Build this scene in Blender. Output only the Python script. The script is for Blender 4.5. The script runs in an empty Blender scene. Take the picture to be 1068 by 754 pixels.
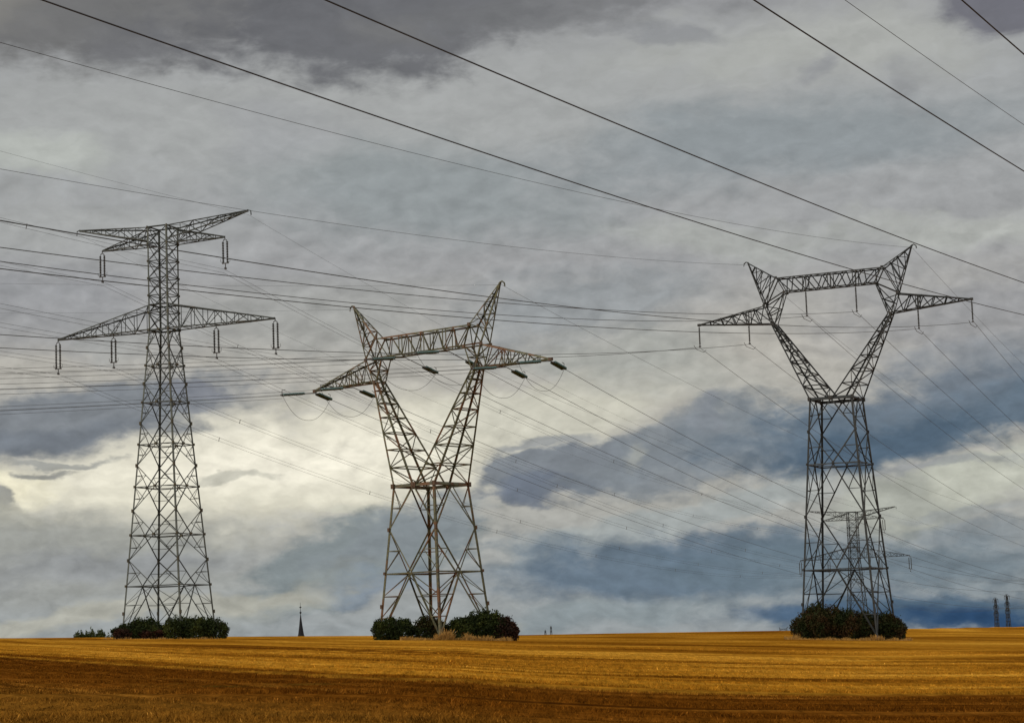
import bpy, math, random
import numpy as np
from mathutils import Vector, Matrix
random.seed(7); np.random.seed(7)
D = bpy.data; SC = bpy.context.scene
C = SC.collection
R = math.radians

# ------------------------------------------------------------------ camera
cam_d = D.cameras.new('camera'); cam = D.objects.new('camera', cam_d); C.objects.link(cam)
cam_d.sensor_width = 36.0; cam_d.lens = 75.63; cam_d.shift_y = 0.0104
cam_d.clip_start = 0.5; cam_d.clip_end = 40000
cam.matrix_world = Matrix.Rotation(R(90) + 0.12213, 4, 'X') @ Matrix.Rotation(-0.03657, 4, 'Z')
SC.camera = cam            # the eye is the origin; the ground lies 1.7 m below it
SC.view_settings.view_transform = 'Standard'; SC.view_settings.look = 'None'
SC.view_settings.exposure = 0.0; SC.view_settings.gamma = 1.0
SC.view_settings.use_curve_mapping = False

def lin(c):
    return tuple(((v/255.0)/12.92 if v/255.0 <= .04045 else ((v/255.0+.055)/1.055)**2.4) for v in c) + (1.0,)

# ------------------------------------------------------------------ node helper
class NT:
    def __init__(s, tree): s.t = tree; s.n = tree.nodes; s.l = tree.links
    def new(s, kind, **kw):
        n = s.n.new(kind)
        for k, v in kw.items():
            if k.startswith('i_'):
                key = k[2:]; key = int(key) if key.isdigit() else key.replace('_', ' ')
                s.put(n.inputs[key], v)
            else: setattr(n, k, v)
        return n
    def put(s, sock, v):
        if hasattr(v, 'is_output') or isinstance(v, bpy.types.NodeSocket): s.l.new(v, sock)
        else: sock.default_value = v
    def math(s, op, a, b=None, c=None, clamp=False):
        n = s.n.new('ShaderNodeMath'); n.operation = op; n.use_clamp = clamp
        for i, v in enumerate((a, b, c)):
            if v is not None: s.put(n.inputs[i], v)
        return n.outputs[0]
    def vmath(s, op, a, b=None):
        n = s.n.new('ShaderNodeVectorMath'); n.operation = op
        s.put(n.inputs[0], a)
        if b is not None: s.put(n.inputs[1], b)
        return n.outputs[1] if op in ('LENGTH', 'DOT_PRODUCT') else n.outputs[0]
    def mix(s, f, a, b, blend='MIX'):
        n = s.n.new('ShaderNodeMix'); n.data_type = 'RGBA'; n.blend_type = blend
        s.put(n.inputs[0], f); s.put(n.inputs[6], a); s.put(n.inputs[7], b)
        return n.outputs[2]
    def noise(s, vec, scale=1., detail=6., rough=.55, dist=0., col=False):
        n = s.n.new('ShaderNodeTexNoise'); s.put(n.inputs['Vector'], vec)
        n.inputs['Scale'].default_value = scale; n.inputs['Detail'].default_value = detail
        n.inputs['Roughness'].default_value = rough; n.inputs['Distortion'].default_value = dist
        return n.outputs[1 if col else 0]
    def mapr(s, v, a, b, c=0., d=1., smooth=True):
        n = s.n.new('ShaderNodeMapRange'); n.interpolation_type = 'SMOOTHSTEP' if smooth else 'LINEAR'
        for i, q in enumerate((v, a, b, c, d)): s.put(n.inputs[i], q)
        return n.outputs[0]
    def scale(s, v, xyz):
        return s.vmath('MULTIPLY', v, xyz)
    def ramp(s, f, stops):
        n = s.n.new('ShaderNodeValToRGB'); s.put(n.inputs[0], f); e = n.color_ramp.elements
        while len(e) < len(stops): e.new(.5)
        for q, (p, c) in zip(e, stops): q.position = p; q.color = c
        return n.outputs[0]

# ------------------------------------------------------------------ sky: broken cloud deck over a Nishita sky
# each cloud mass: azimuth, elevation, half width, half height (degrees), tilt, softness, colour, cover
SUN_AZ, SUN_EL = -112.0, 30.0        # compass bearing from +Y (view direction), and height
SKY_CLOUDS = [
    (-5.83, 13.95, 22.98, 1.79, 2.1, 0.64, (168, 170, 168), 0.6),
    (-10.65, 16.96, 8.68, 2.04, 5.1, 0.4, (110, 110, 110), 0.92),
    (-13.42, 16.6, 1.53, 0.77, 2.1, 0.72, (138, 136, 131), 0.6),
    (-9.65, 15.82, 1.53, 0.64, 2.1, 0.72, (110, 111, 115), 0.6),
    (-3.15, 16.6, 6.13, 1.89, 8.1, 0.36, (103, 104, 108), 0.92),
    (-2.64, 16.15, 1.53, 0.51, 2.1, 0.72, (122, 122, 121), 0.5),
    (2.37, 16.72, 4.34, 1.12, 10.1, 0.48, (114, 115, 117), 0.8),
    (-2.01, 11.73, 5.87, 1.53, -5.9, 0.64, (140, 148, 150), 0.7),
    (-5.84, 13.45, 2.3, 0.77, 2.1, 0.72, (158, 160, 163), 0.5),
    (-12.71, 12.83, 2.04, 0.61, -5.9, 0.64, (184, 188, 182), 0.8),
    (7.89, 12.79, 7.15, 1.07, 2.1, 0.64, (137, 145, 149), 0.75),
    (8.79, 15.22, 5.87, 1.15, 2.1, 0.64, (175, 177, 172), 0.7),
    (13.9, 15.87, 2.3, 0.92, -17.9, 0.48, (102, 102, 112), 0.85),
    (4.41, 15.62, 1.53, 0.28, -5.9, 0.64, (130, 132, 136), 0.6),
    (8.24, 14.49, 0.66, 0.41, 32.1, 0.72, (133, 135, 140), 0.6),
    (11.14, 14.04, 0.77, 0.51, -27.9, 0.72, (138, 140, 143), 0.5),
    (12.04, 10.31, 3.32, 0.51, -2.9, 0.64, (180, 183, 176), 0.6),
    (5.97, 10.38, 3.83, 0.64, -5.9, 0.72, (176, 179, 173), 0.6),
    (-12.0, 8.85, 4.85, 1.07, -2.9, 0.72, (148, 150, 154), 0.7),
    (-11.98, 11.1, 4.34, 0.89, -2.9, 0.72, (170, 172, 170), 0.6),
    (-5.19, 8.63, 3.83, 1.28, 2.1, 0.72, (158, 160, 157), 0.6),
    (1.76, 8.54, 4.09, 0.92, 7.1, 0.64, (144, 150, 154), 0.75),
    (2.75, 7.48, 3.58, 0.56, 7.1, 0.72, (156, 160, 157), 0.6),
    (12.14, 7.86, 3.58, 1.53, 2.1, 0.72, (144, 146, 151), 0.7),
    (-10.52, 8.34, 1.53, 0.51, 2.1, 0.72, (170, 172, 167), 0.4),
    (-6.31, 4.6, 8.68, 1.84, 5.1, 0.52, (224, 220, 201), 0.95),
    (-6.3, 4.9, 4.85, 1.12, 2.1, 0.72, (244, 239, 221), 0.9),
    (0.62, 5.8, 3.83, 0.87, 10.1, 0.6, (204, 202, 187), 0.9),
    (4.26, 6.9, 3.06, 0.77, -2.9, 0.72, (170, 172, 165), 0.6),
    (-12.03, 6.18, 6.64, 1.07, 7.1, 0.36, (122, 128, 135), 0.92),
    (-13.01, 5.62, 3.32, 0.41, 2.1, 0.64, (110, 117, 126), 0.7),
    (-8.16, 6.87, 1.58, 0.36, -3.9, 0.4, (126, 130, 139), 0.8),
    (-8.3, 6.22, 1.02, 0.23, 2.1, 0.48, (133, 137, 144), 0.6),
    (-12.42, 4.19, 1.53, 0.66, 2.1, 0.64, (238, 232, 205), 0.9),
    (-11.67, 5.0, 1.4, 0.15, -3.9, 0.4, (148, 150, 147), 0.8),
    (-11.68, 4.68, 0.87, 0.15, 2.1, 0.4, (130, 132, 131), 0.8),
    (-13.27, 4.01, 0.77, 0.56, -7.9, 0.32, (136, 138, 137), 0.85),
    (-13.03, 3.39, 0.89, 0.51, 2.1, 0.4, (176, 174, 159), 0.7),
    (-7.58, 4.38, 1.28, 0.15, 2.1, 0.56, (168, 168, 157), 0.6),
    (-5.08, 3.29, 1.02, 0.26, 2.1, 0.56, (204, 203, 187), 0.7),
    (-12.07, 2.5, 6.64, 1.12, -2.9, 0.56, (154, 156, 151), 0.85),
    (-10.85, 2.21, 4.6, 0.41, 2.1, 0.72, (138, 142, 147), 0.6),
    (-4.09, 2.2, 3.58, 1.23, 16.1, 0.32, (128, 138, 141), 0.9),
    (-2.8, 2.84, 2.55, 0.89, 22.1, 0.32, (132, 140, 145), 0.7),
    (-6.14, 1.18, 3.06, 0.46, 12.1, 0.56, (148, 152, 147), 0.6),
    (-3.61, 1.42, 1.53, 0.36, 2.1, 0.64, (106, 126, 149), 0.6),
    (1.59, 4.41, 2.94, 0.77, 8.1, 0.28, (120, 127, 135), 0.95),
    (0.55, 3.92, 1.79, 0.41, -1.9, 0.4, (106, 115, 129), 0.8),
    (3.9, 4.62, 2.81, 1.07, 12.1, 0.36, (128, 135, 141), 0.92),
    (6.08, 5.04, 2.3, 1.53, 10.1, 0.4, (122, 131, 139), 0.9),
    (10.74, 5.28, 6.13, 1.28, 8.1, 0.36, (96, 112, 127), 0.97),
    (11.8, 6.5, 3.06, 0.77, 12.1, 0.72, (124, 132, 141), 0.7),
    (9.72, 4.78, 3.32, 0.61, 8.1, 0.48, (78, 97, 115), 0.85),
    (2.89, 4.74, 0.41, 0.23, 22.1, 0.72, (178, 179, 169), 0.45),
    (5.23, 5.84, 0.72, 0.56, 22.1, 0.4, (132, 138, 145), 0.8),
    (4.2, 5.5, 1.02, 0.36, 17.1, 0.48, (136, 142, 147), 0.7),
    (0.6, 5.09, 1.28, 0.2, 10.1, 0.48, (132, 138, 145), 0.7),
    (4.08, 2.84, 5.87, 0.56, 11.1, 0.48, (158, 165, 165), 0.8),
    (10.74, 3.13, 3.06, 0.97, 11.1, 0.4, (162, 165, 156), 0.92),
    (12.86, 3.7, 2.04, 0.77, 11.1, 0.4, (190, 192, 179), 0.85),
    (11.65, 4.03, 1.79, 0.2, 2.1, 0.56, (138, 143, 149), 0.6),
    (11.58, 2.76, 2.3, 0.2, -1.9, 0.56, (148, 153, 154), 0.6),
    (12.51, 2.1, 2.81, 0.46, -3.9, 0.56, (134, 142, 147), 0.8),
    (9.27, 3.37, 0.89, 0.77, 2.1, 0.64, (182, 185, 175), 0.7),
    (3.77, 1.61, 5.87, 0.92, -0.8999999999999999, 0.56, (96, 114, 131), 0.92),
    (5.55, 1.94, 2.3, 0.51, 2.1, 0.64, (90, 109, 128), 0.6),
    (9.04, 1.5, 6.38, 0.87, -0.8999999999999999, 0.64, (106, 122, 133), 0.85),
    (1.95, 0.52, 3.83, 0.46, 2.1, 0.72, (132, 144, 149), 0.7),
    (-10.62, 0.96, 8.17, 0.38, 4.1, 0.48, (176, 175, 163), 0.8),
    (-1.86, 0.4, 1.53, 0.2, 2.1, 0.64, (180, 180, 169), 0.6),
    (10.69, 0.24, 5.87, 0.61, -0.8999999999999999, 0.56, (70, 94, 115), 0.92),
    (12.62, -0.0, 3.58, 0.36, -0.8999999999999999, 0.64, (42, 72, 107), 0.9),
    (7.48, 0.31, 2.04, 0.31, -0.8999999999999999, 0.64, (78, 104, 133), 0.6),
]
world = D.worlds.new('World'); SC.world = world; world.use_nodes = True
w = NT(world.node_tree); w.n.clear()
tc = w.new('ShaderNodeTexCoord').outputs['Generated']
sep = w.new('ShaderNodeSeparateXYZ', i_0=tc)
az = w.math('MULTIPLY', w.math('ARCTAN2', sep.outputs[0], sep.outputs[1]), 57.29578)
el = w.math('MULTIPLY', w.math('ARCSINE', sep.outputs[2]), 57.29578)
P = w.new('ShaderNodeCombineXYZ', i_0=az, i_1=el).outputs[0]
nrm_p = w.scale(P, (.55, 1.15, 1.))
w1 = w.noise(nrm_p, .35, 3, .55, col=True)
w2 = w.noise(nrm_p, 1.3, 4, .6, col=True)
off = w.vmath('ADD', w.scale(w.vmath('SUBTRACT', w1, (.5, .5, .5)), (5.2, 2.0, 0.)),
              w.scale(w.vmath('SUBTRACT', w2, (.5, .5, .5)), (1.5, .95, 0.)))
PW = w.vmath('ADD', P, off)
fb = w.math('SUBTRACT', w.noise(w.scale(P, (.8, 1.7, 1.)), 1.1, 7, .62, .35), .5)
fine = w.math('SUBTRACT', w.noise(w.scale(PW, (.7, 1.35, 1.)), 1.25, 6, .56, .25), .5)
# billows: heaped lumps lit from the bright part of the sky low on the left
lump_v = w.vmath('ADD', w.scale(P, (.75, 1.3, 1.)), w.scale(w.vmath('SUBTRACT', w2, (.5, .5, .5)), (.55, .55, 0.)))
def lump(shift):
    v = w.vmath('ADD', lump_v, shift)
    a_ = w.math('ABSOLUTE', w.math('SUBTRACT', w.noise(v, 1.25, 4, .5), .5))
    return w.math('MULTIPLY_ADD', w.noise(v, .9, 6, .6), .75, w.math('MULTIPLY_ADD', a_, -1.1, -.02))
l0 = lump((0., 0., 0.)); relief = w.math('SUBTRACT', l0, lump((-.16, .34, 0.)))
edge_n = w.math('MULTIPLY_ADD', w.math('SUBTRACT', l0, .12), .6, w.math('MULTIPLY', fb, .8))
base = w.ramp(w.mapr(el, -2., 17., smooth=False), [
    (0.0, lin((150, 153, 154))), (.12, lin((150, 156, 158))), (.3, lin((172, 171, 164))), (.5, lin((178, 175, 167))),
    (.62, lin((158, 159, 160))), (.8, lin((160, 163, 164))), (1.0, lin((150, 151, 153)))])
col = base
for (ca, ce, ra, re, rot, soft, rgb, cover) in SKY_CLOUDS:
    m = w.new('ShaderNodeMapping', vector_type='TEXTURE', i_0=PW)
    m.inputs[1].default_value = (ca, ce, 0); m.inputs[2].default_value = (0, 0, R(rot)); m.inputs[3].default_value = (ra, re, 1)
    d = w.vmath('LENGTH', m.outputs[0])
    d = w.math('MULTIPLY_ADD', edge_n, 1.0 - .45*soft, d)
    f = w.mapr(d, 1.0 + .55*soft, 1.0 - .95*soft, 0., cover)
    col = w.mix(f, col, lin(rgb))
# broken texture of the cloud deck itself
var = w.math('MULTIPLY_ADD', fine, .34, w.math('MULTIPLY_ADD', fb, .22, 1.0))
low = w.mapr(el, 15.5, 8., .22, .95)
var = w.math('MULTIPLY_ADD', w.math('MULTIPLY', relief, low), .62, var)
col = w.mix(1.0, col, w.new('ShaderNodeCombineXYZ', i_0=var, i_1=var, i_2=var).outputs[0], 'MULTIPLY')
sky = w.new('ShaderNodeTexSky', sky_type='NISHITA', sun_disc=False, sun_elevation=R(SUN_EL), sun_rotation=R(SUN_AZ), air_density=1.0, dust_density=2.0)
skyc = w.mix(1.0, sky.outputs[0], (.1, .1, .1, 1), 'MULTIPLY')
# unseen sky behind the viewer brightened so the field gets more light, overhead too
back = w.mapr(w.math('ABSOLUTE', az), 40., 130., 0., 1.)
up = w.mapr(el, 20., 60., 0., .6)
thin = w.math('MAXIMUM', back, up)  # mask of the brightened, unseen part of the sky
col = w.mix(w.math('MULTIPLY', thin, .85), col, w.mix(w.mapr(fb, -.15, .2), lin((235, 232, 224)), lin((205, 208, 214))))
gain = w.math('MULTIPLY_ADD', thin, BACK_GAIN if 'BACK_GAIN' in globals() else 0.7, 1.0)
col = w.mix(1.0, col, w.new('ShaderNodeCombineXYZ', i_0=gain, i_1=gain, i_2=gain).outputs[0], 'MULTIPLY')
gapf = w.math('ADD', .01, w.math('MULTIPLY', w.mapr(fine, .1, .3), .03))
col = w.mix(gapf, col, skyc)
bg = w.new('ShaderNodeBackground', i_0=col, i_1=1.0)
wo = w.new('ShaderNodeOutputWorld'); w.l.new(bg.outputs[0], wo.inputs[0])
world.cycles.sampling_method = 'MANUAL'; world.cycles.sample_map_resolution = 256
SC.cycles.max_bounces = 3; SC.cycles.diffuse_bounces = 2; SC.cycles.glossy_bounces = 1

# ------------------------------------------------------------------ sun (veiled)
sun_d = D.lights.new('sun', 'SUN'); sun = D.objects.new('sun', sun_d); C.objects.link(sun)
sun_d.energy = 1.5; sun_d.angle = R(6); sun_d.color = (1.0, .9, .74)
sd = Vector((math.sin(R(SUN_AZ))*math.cos(R(SUN_EL)), math.cos(R(SUN_AZ))*math.cos(R(SUN_EL)), math.sin(R(SUN_EL))))
sun.rotation_euler = sd.to_track_quat('Z', 'Y').to_euler()

# ------------------------------------------------------------------ helpers
def tag(o, label=None, cat=None, group=None, kind=None):
    if label: o['label'] = label
    if cat: o['category'] = cat
    if group: o['group'] = group
    if kind: o['kind'] = kind
    return o
def empty(name, loc, rz=0.):
    o = D.objects.new(name, None); C.objects.link(o); o.location = loc; o.rotation_euler = (0, 0, rz); o.empty_display_size = .5
    return o
def link(name, me, parent=None):
    o = D.objects.new(name, me); C.objects.link(o)
    if parent is not None: o.parent = parent
    return o
class MB:
    """collects bars, boxes, tubes; build() links them as ONE mesh object"""
    def __init__(s): s.v = []; s.f = []; s.extra = []
    def add(s, vs, fs):
        k = len(s.v); s.v += [tuple(q) for q in vs]; s.f += [tuple(i+k for i in f) for f in fs]
    def bar(s, a, b, w=.1, t=None, inward=None, flat=False):
        """steel angle between a and b; legs of the L point towards `inward`"""
        a = Vector(a); b = Vector(b); d = b-a
        if d.length < 1e-4: return
        d.normalize()
        r = (Vector(inward) - (a+b)/2) if inward is not None else Vector((.3, .2, 1))
        r = r - d*r.dot(d)
        if r.length < 1e-3: r = d.orthogonal()
        r.normalize(); q = d.cross(r)
        u = (r+q).normalized(); v = (r-q).normalized()
        t = t or max(.16*w, .012)
        if flat: prof = [(0, -w/2), (t, -w/2), (t, w/2), (0, w/2)]
        else: prof = [(0, 0), (w, 0), (w, t), (t, t), (t, w), (0, w)]
        n = len(prof)
        vs = [a + u*x + v*y for x, y in prof] + [b + u*x + v*y for x, y in prof]
        s.add(vs, [(i, (i+1) % n, (i+1) % n + n, i+n) for i in range(n)] + [tuple(range(n))[::-1], tuple(range(n, 2*n))])
    def box(s, c, size, rot=None):
        c = Vector(c); hx, hy, hz = (q/2 for q in size); vs = []
        for x, y, z in ((-1,-1,-1),(1,-1,-1),(1,1,-1),(-1,1,-1),(-1,-1,1),(1,-1,1),(1,1,1),(-1,1,1)):
            p = Vector((x*hx, y*hy, z*hz))
            if rot is not None: p = rot @ p
            vs.append(c+p)
        s.add(vs, [(0,3,2,1),(4,5,6,7),(0,1,5,4),(1,2,6,5),(2,3,7,6),(3,0,4,7)])
    def tube(s, pts, rad, n=6, cap=True):
        pts = [Vector(p) for p in pts]; rad = rad if hasattr(rad, '__len__') else [rad]*len(pts); vs = []
        for i, p in enumerate(pts):
            d = (pts[min(i+1, len(pts)-1)] - pts[max(i-1, 0)]).normalized()
            up = Vector((0, 0, 1)) if abs(d.z) < .95 else Vector((1, 0, 0))
            a = d.cross(up).normalized(); b = a.cross(d)
            for k in range(n):
                th = 2*math.pi*k/n; vs.append(p + (a*math.cos(th) + b*math.sin(th))*rad[i])
        m = len(pts); fs = [(i*n+k, i*n+(k+1) % n, (i+1)*n+(k+1) % n, (i+1)*n+k) for i in range(m-1) for k in range(n)]
        if cap: fs += [tuple(range(n))[::-1], tuple((m-1)*n+k for k in range(n))]
        s.add(vs, fs)
    def build(s, name, mat, parent=None, smooth=False):
        n0 = len(s.f); idx = [0]*n0
        for j, (mb, mt) in enumerate(s.extra):
            s.add(mb.v, mb.f); idx += [j+1]*len(mb.f)
        me = D.meshes.new(name); me.from_pydata(s.v, [], s.f); me.materials.append(mat)
        for mb, mt in s.extra: me.materials.append(mt)
        if s.extra: me.polygons.foreach_set('material_index', idx)
        if smooth: me.polygons.foreach_set('use_smooth', [True]*len(me.polygons))
        me.update(); return link(name, me, parent)
def copy_tree(o, parent=None):
    c = o.copy(); C.objects.link(c)
    if parent is not None: c.parent = parent
    for ch in list(o.children): copy_tree(ch, c)
    return c

# ------------------------------------------------------------------ materials
def mat(name):
    m = D.materials.new(name); m.use_nodes = True; t = NT(m.node_tree); t.n.clear()
    o = t.new('ShaderNodeOutputMaterial'); b = t.new('ShaderNodeBsdfPrincipled'); t.l.new(b.outputs[0], o.inputs[0])
    return m, t, b
def steel(name, c1, c2, rust, amount, rough=.6):
    m, t, b = mat(name)
    g = t.new('ShaderNodeTexCoord').outputs['Object']
    n1 = t.noise(g, .45, 5, .6); n2 = t.noise(g, 2.6, 6, .65)
    c = t.mix(t.mapr(n2, .35, .65), c1+(1,), c2+(1,))
    c = t.mix(t.mapr(t.math('MULTIPLY_ADD', n2, .35, n1), amount, amount+.12), c, rust+(1,))
    t.put(b.inputs['Base Color'], c); b.inputs['Roughness'].default_value = rough; b.inputs['Metallic'].default_value = .25
    bp = t.new('ShaderNodeBump', i_Height=n2); bp.inputs['Strength'].default_value = .2; t.put(b.inputs['Normal'], bp.outputs[0])
    return m
def plain(name, c1, c2, scale=3., rough=.6, metal=0., spec=.5):
    m, t, b = mat(name); g = t.new('ShaderNodeTexCoord').outputs['Object']
    n = t.noise(g, scale, 5, .6)
    t.put(b.inputs['Base Color'], t.mix(t.mapr(n, .35, .65), c1+(1,), c2+(1,)))
    b.inputs['Roughness'].default_value = rough; b.inputs['Metallic'].default_value = metal
    b.inputs['Specular IOR Level'].default_value = spec
    return m
M = {
 'steel_green': steel('painted lattice steel', (.016,.021,.019), (.032,.037,.031), (.05,.038,.02), .80),
 'steel_leg': steel('weathered leg steel', (.04,.05,.044), (.075,.08,.065), (.08,.06,.035), .84),
 'steel_dark': steel('dark galvanised steel', (.008,.010,.010), (.016,.018,.017), (.03,.02,.014), .86),
 'steel_tan': steel('tan painted rusting steel', (.034,.034,.018), (.095,.090,.038), (.095,.036,.006), .67),
 'rust': steel('rusty gusset steel', (.05,.026,.011), (.09,.045,.018), (.035,.022,.012), .75),
 'gusset_dark': steel('dark gusset steel', (.012,.012,.011), (.02,.018,.014), (.03,.02,.014), .75),
 'gusset_grey': steel('ochre gusset steel', (.03,.026,.015), (.06,.05,.02), (.045,.03,.014), .7),
 'glass_green': plain('green glass insulator', (.008,.045,.04), (.014,.07,.06), 4., .2, 0., .8),
 'glass_dark': plain('dark glass insulator', (.02,.025,.025), (.035,.04,.04), 4., .3),
 'cable': plain('weathered aluminium cable', (.035,.036,.038), (.055,.056,.058), .3, .7, .2),
 'cable_thick': plain('dark cable', (.022,.022,.024), (.035,.035,.038), .3, .75, .1),
 'fitting': plain('dark cable fitting', (.03,.03,.03), (.06,.06,.06), 3., .6),
 'concrete': plain('concrete footing', (.28,.27,.25), (.36,.35,.32), 5., .9),
 'slate': plain('dark slate roofing', (.008,.009,.010), (.015,.016,.018), 1.5, .8, 0., .15),
 'stone': plain('church stone', (.25,.22,.17), (.33,.3,.24), .6, .9),
 'bark': plain('dark twigs', (.03,.02,.014), (.06,.04,.028), 5., .9),
}

# ------------------------------------------------------------------ the field
def interp(x, xs, ys): return np.interp(x, xs, ys)
def smn(t): t = np.clip(t, 0, 1); return t*t*(3-2*t)
def ground(X, Y):
    X = np.asarray(X, float); Y = np.asarray(Y, float)
    q = X/np.maximum(Y, 30.)
    Yc = interp(q, [-.24, 0, .155, .24], [290, 380, 480, 600])
    rc = interp(q, [-.24, 0, .155, .24], [-.26, .22, 1.5, 2.8]); e = interp(q, [-.2, -.03, .155], [.75, .75, 1.9])
    t = np.maximum(Y, 0.)/Yc
    r = np.where(t <= 1, -1.7 + (rc+1.7)*np.clip(t, 0, 1)**e, rc)
    d = np.maximum(Y-Yc, 0)
    r = r - 14*smn(d/260) - .011*d
    r = r - np.where(Y < 0, .01*(-Y)*0, 0)
    return r - .0366*np.clip(X, -150, 150)
def gz(x, y): return float(ground(x, y))

def grid_axis(parts):
    a = [parts[0][0]]
    for lo, hi, st in parts:
        n = max(1, int(round((hi-lo)/st))); a += [lo + (hi-lo)*(i+1)/n for i in range(n)]
    return np.array(a)
gx = grid_axis([(-9000, -1500, 1500), (-1500, -300, 150), (-300, -80, 11), (-80, 80, 2.0), (80, 300, 11), (300, 1500, 150), (1500, 9000, 1500)])
gy = grid_axis([(-3000, -300, 900), (-300, 0, 30), (0, 30, 6), (30, 140, 1.6), (140, 640, 5), (640, 1200, 40), (1200, 4200, 300), (4200, 16000, 2400)])
GX, GY = np.meshgrid(gx, gy); GZ = ground(GX, GY)
# slight real relief: wheel ruts and undulation along the working direction
GZ = GZ + np.where((GY > 25) & (GY < 280) & (abs(GX) < 80), .035*np.sin(GY*1.35 + 1.5*np.sin(GX*.06)) , 0)
nx, ny = len(gx), len(gy)
me = D.meshes.new('field'); vs = np.stack([GX, GY, GZ], -1).reshape(-1, 3)
fs = [(j*nx+i, j*nx+i+1, (j+1)*nx+i+1, (j+1)*nx+i) for j in range(ny-1) for i in range(nx-1)]
me.from_pydata(vs.tolist(), [], fs); me.polygons.foreach_set('use_smooth', [True]*len(me.polygons))
field = link('ground', me); tag(field, 'brown and golden stubble field running to a gentle crest', 'field', kind='structure')

def field_color(t):
    """colour of the straw cover as a function of the place in the field"""
    g = t.new('ShaderNodeNewGeometry').outputs['Position']
    s = t.new('ShaderNodeSeparateXYZ', i_0=g); X, Y = s.outputs[0], s.outputs[1]
    fc = t.new('ShaderNodeFloatCurve'); t.put(fc.inputs['Value'], t.mapr(X, -60., 60., 0., 1., False))
    cv = fc.mapping.curves[0]
    pts = [(-60, 190), (-25.6, 106), (-14, 81), (-7.4, 68), (-2.4, 60), (2, 59), (7, 60), (14.4, 62), (60, 75)]
    for k, (x, y) in enumerate(pts):
        px, py = (x+60)/120, y/200
        if k == 0: cv.points[0].location = (px, py)
        elif k == len(pts)-1: cv.points[-1].location = (px, py)
        else: cv.points.new(px, py)
    fc.mapping.update()
    yb = t.math('MULTIPLY', fc.outputs[0], 200.)
    q = t.math('SUBTRACT', Y, yb)                                     # metres beyond the edge of the worked strip
    flat = t.new('ShaderNodeCombineXYZ', i_0=X, i_1=Y).outputs[0]
    along = t.new('ShaderNodeCombineXYZ', i_0=t.math('MULTIPLY', X, .03), i_1=q).outputs[0]
    n_edge = t.noise(flat, 1.2, 4, .7)
    qe = t.math('MULTIPLY_ADD', t.math('SUBTRACT', n_edge, .5), 5., q)
    brown = t.mapr(qe, 1.2, -1.2)
    # swaths of the stubble: long bands along the rows
    ql = t.math('MULTIPLY', t.math('LOGARITHM', t.math('MAXIMUM', t.math('ADD', q, 40.), 5.), 2.718), 5.2)
    alog = t.new('ShaderNodeCombineXYZ', i_0=t.math('MULTIPLY', X, .026), i_1=ql).outputs[0]
    b1 = t.noise(alog, 1., 4, .6, .4)
    b2 = t.noise(t.scale(along, (1., .30, 1.)), 1., 4, .6)
    b3 = t.noise(t.scale(along, (2., 1.1, 1.)), 1., 3, .6)
    patch = t.noise(flat, .35, 6, .65); speck = t.noise(flat, 5.5, 4, .75)
    band = t.math('ADD', t.math('MULTIPLY', b1, .55), t.math('MULTIPLY', b2, .45))
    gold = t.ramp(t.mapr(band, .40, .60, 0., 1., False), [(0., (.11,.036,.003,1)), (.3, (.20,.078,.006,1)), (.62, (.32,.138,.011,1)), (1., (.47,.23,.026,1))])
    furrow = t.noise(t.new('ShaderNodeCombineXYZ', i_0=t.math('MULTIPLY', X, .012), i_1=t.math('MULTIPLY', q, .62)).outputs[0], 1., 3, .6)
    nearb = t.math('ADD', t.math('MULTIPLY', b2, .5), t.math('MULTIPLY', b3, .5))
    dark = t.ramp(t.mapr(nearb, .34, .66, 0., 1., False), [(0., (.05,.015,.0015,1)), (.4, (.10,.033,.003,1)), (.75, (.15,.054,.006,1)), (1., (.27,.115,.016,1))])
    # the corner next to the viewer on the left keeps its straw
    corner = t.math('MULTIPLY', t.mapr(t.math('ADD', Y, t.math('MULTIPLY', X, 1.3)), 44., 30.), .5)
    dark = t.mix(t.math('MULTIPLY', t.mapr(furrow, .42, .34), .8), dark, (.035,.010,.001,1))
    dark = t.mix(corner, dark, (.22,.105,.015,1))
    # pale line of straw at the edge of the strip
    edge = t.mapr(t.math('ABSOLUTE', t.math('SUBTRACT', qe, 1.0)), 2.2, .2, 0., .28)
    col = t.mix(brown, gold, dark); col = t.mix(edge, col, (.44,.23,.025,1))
    v = t.math('MULTIPLY_ADD', t.math('SUBTRACT', patch, .5), .7, 1.)
    v = t.math('MULTIPLY_ADD', t.math('SUBTRACT', speck, .5), 1.1, v)
    clump = t.noise(t.scale(flat, (2.6, .30, 1.)), 1., 4, .75)
    v = t.math('MULTIPLY_ADD', t.math('SUBTRACT', clump, .5), 2.2, v)
    v = t.math('MAXIMUM', v, .35)
    col = t.mix(1., col, t.new('ShaderNodeCombineXYZ', i_0=v, i_1=v, i_2=v).outputs[0], 'MULTIPLY')
    # a few green weeds
    weeds = t.math('MULTIPLY', t.mapr(t.noise(t.scale(flat, (.5, 1., 1.)), .12, 5, .7), .62, .7), .35)
    col = t.mix(weeds, col, (.09,.075,.012,1))
    return col, speck, patch, flat
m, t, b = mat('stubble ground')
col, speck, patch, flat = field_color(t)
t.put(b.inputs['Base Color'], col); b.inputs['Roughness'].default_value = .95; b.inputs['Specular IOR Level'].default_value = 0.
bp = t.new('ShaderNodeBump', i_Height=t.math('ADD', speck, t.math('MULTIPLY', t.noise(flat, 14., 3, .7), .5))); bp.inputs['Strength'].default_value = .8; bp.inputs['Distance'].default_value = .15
t.put(b.inputs['Normal'], bp.outputs[0]); field.data.materials.append(m)

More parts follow.
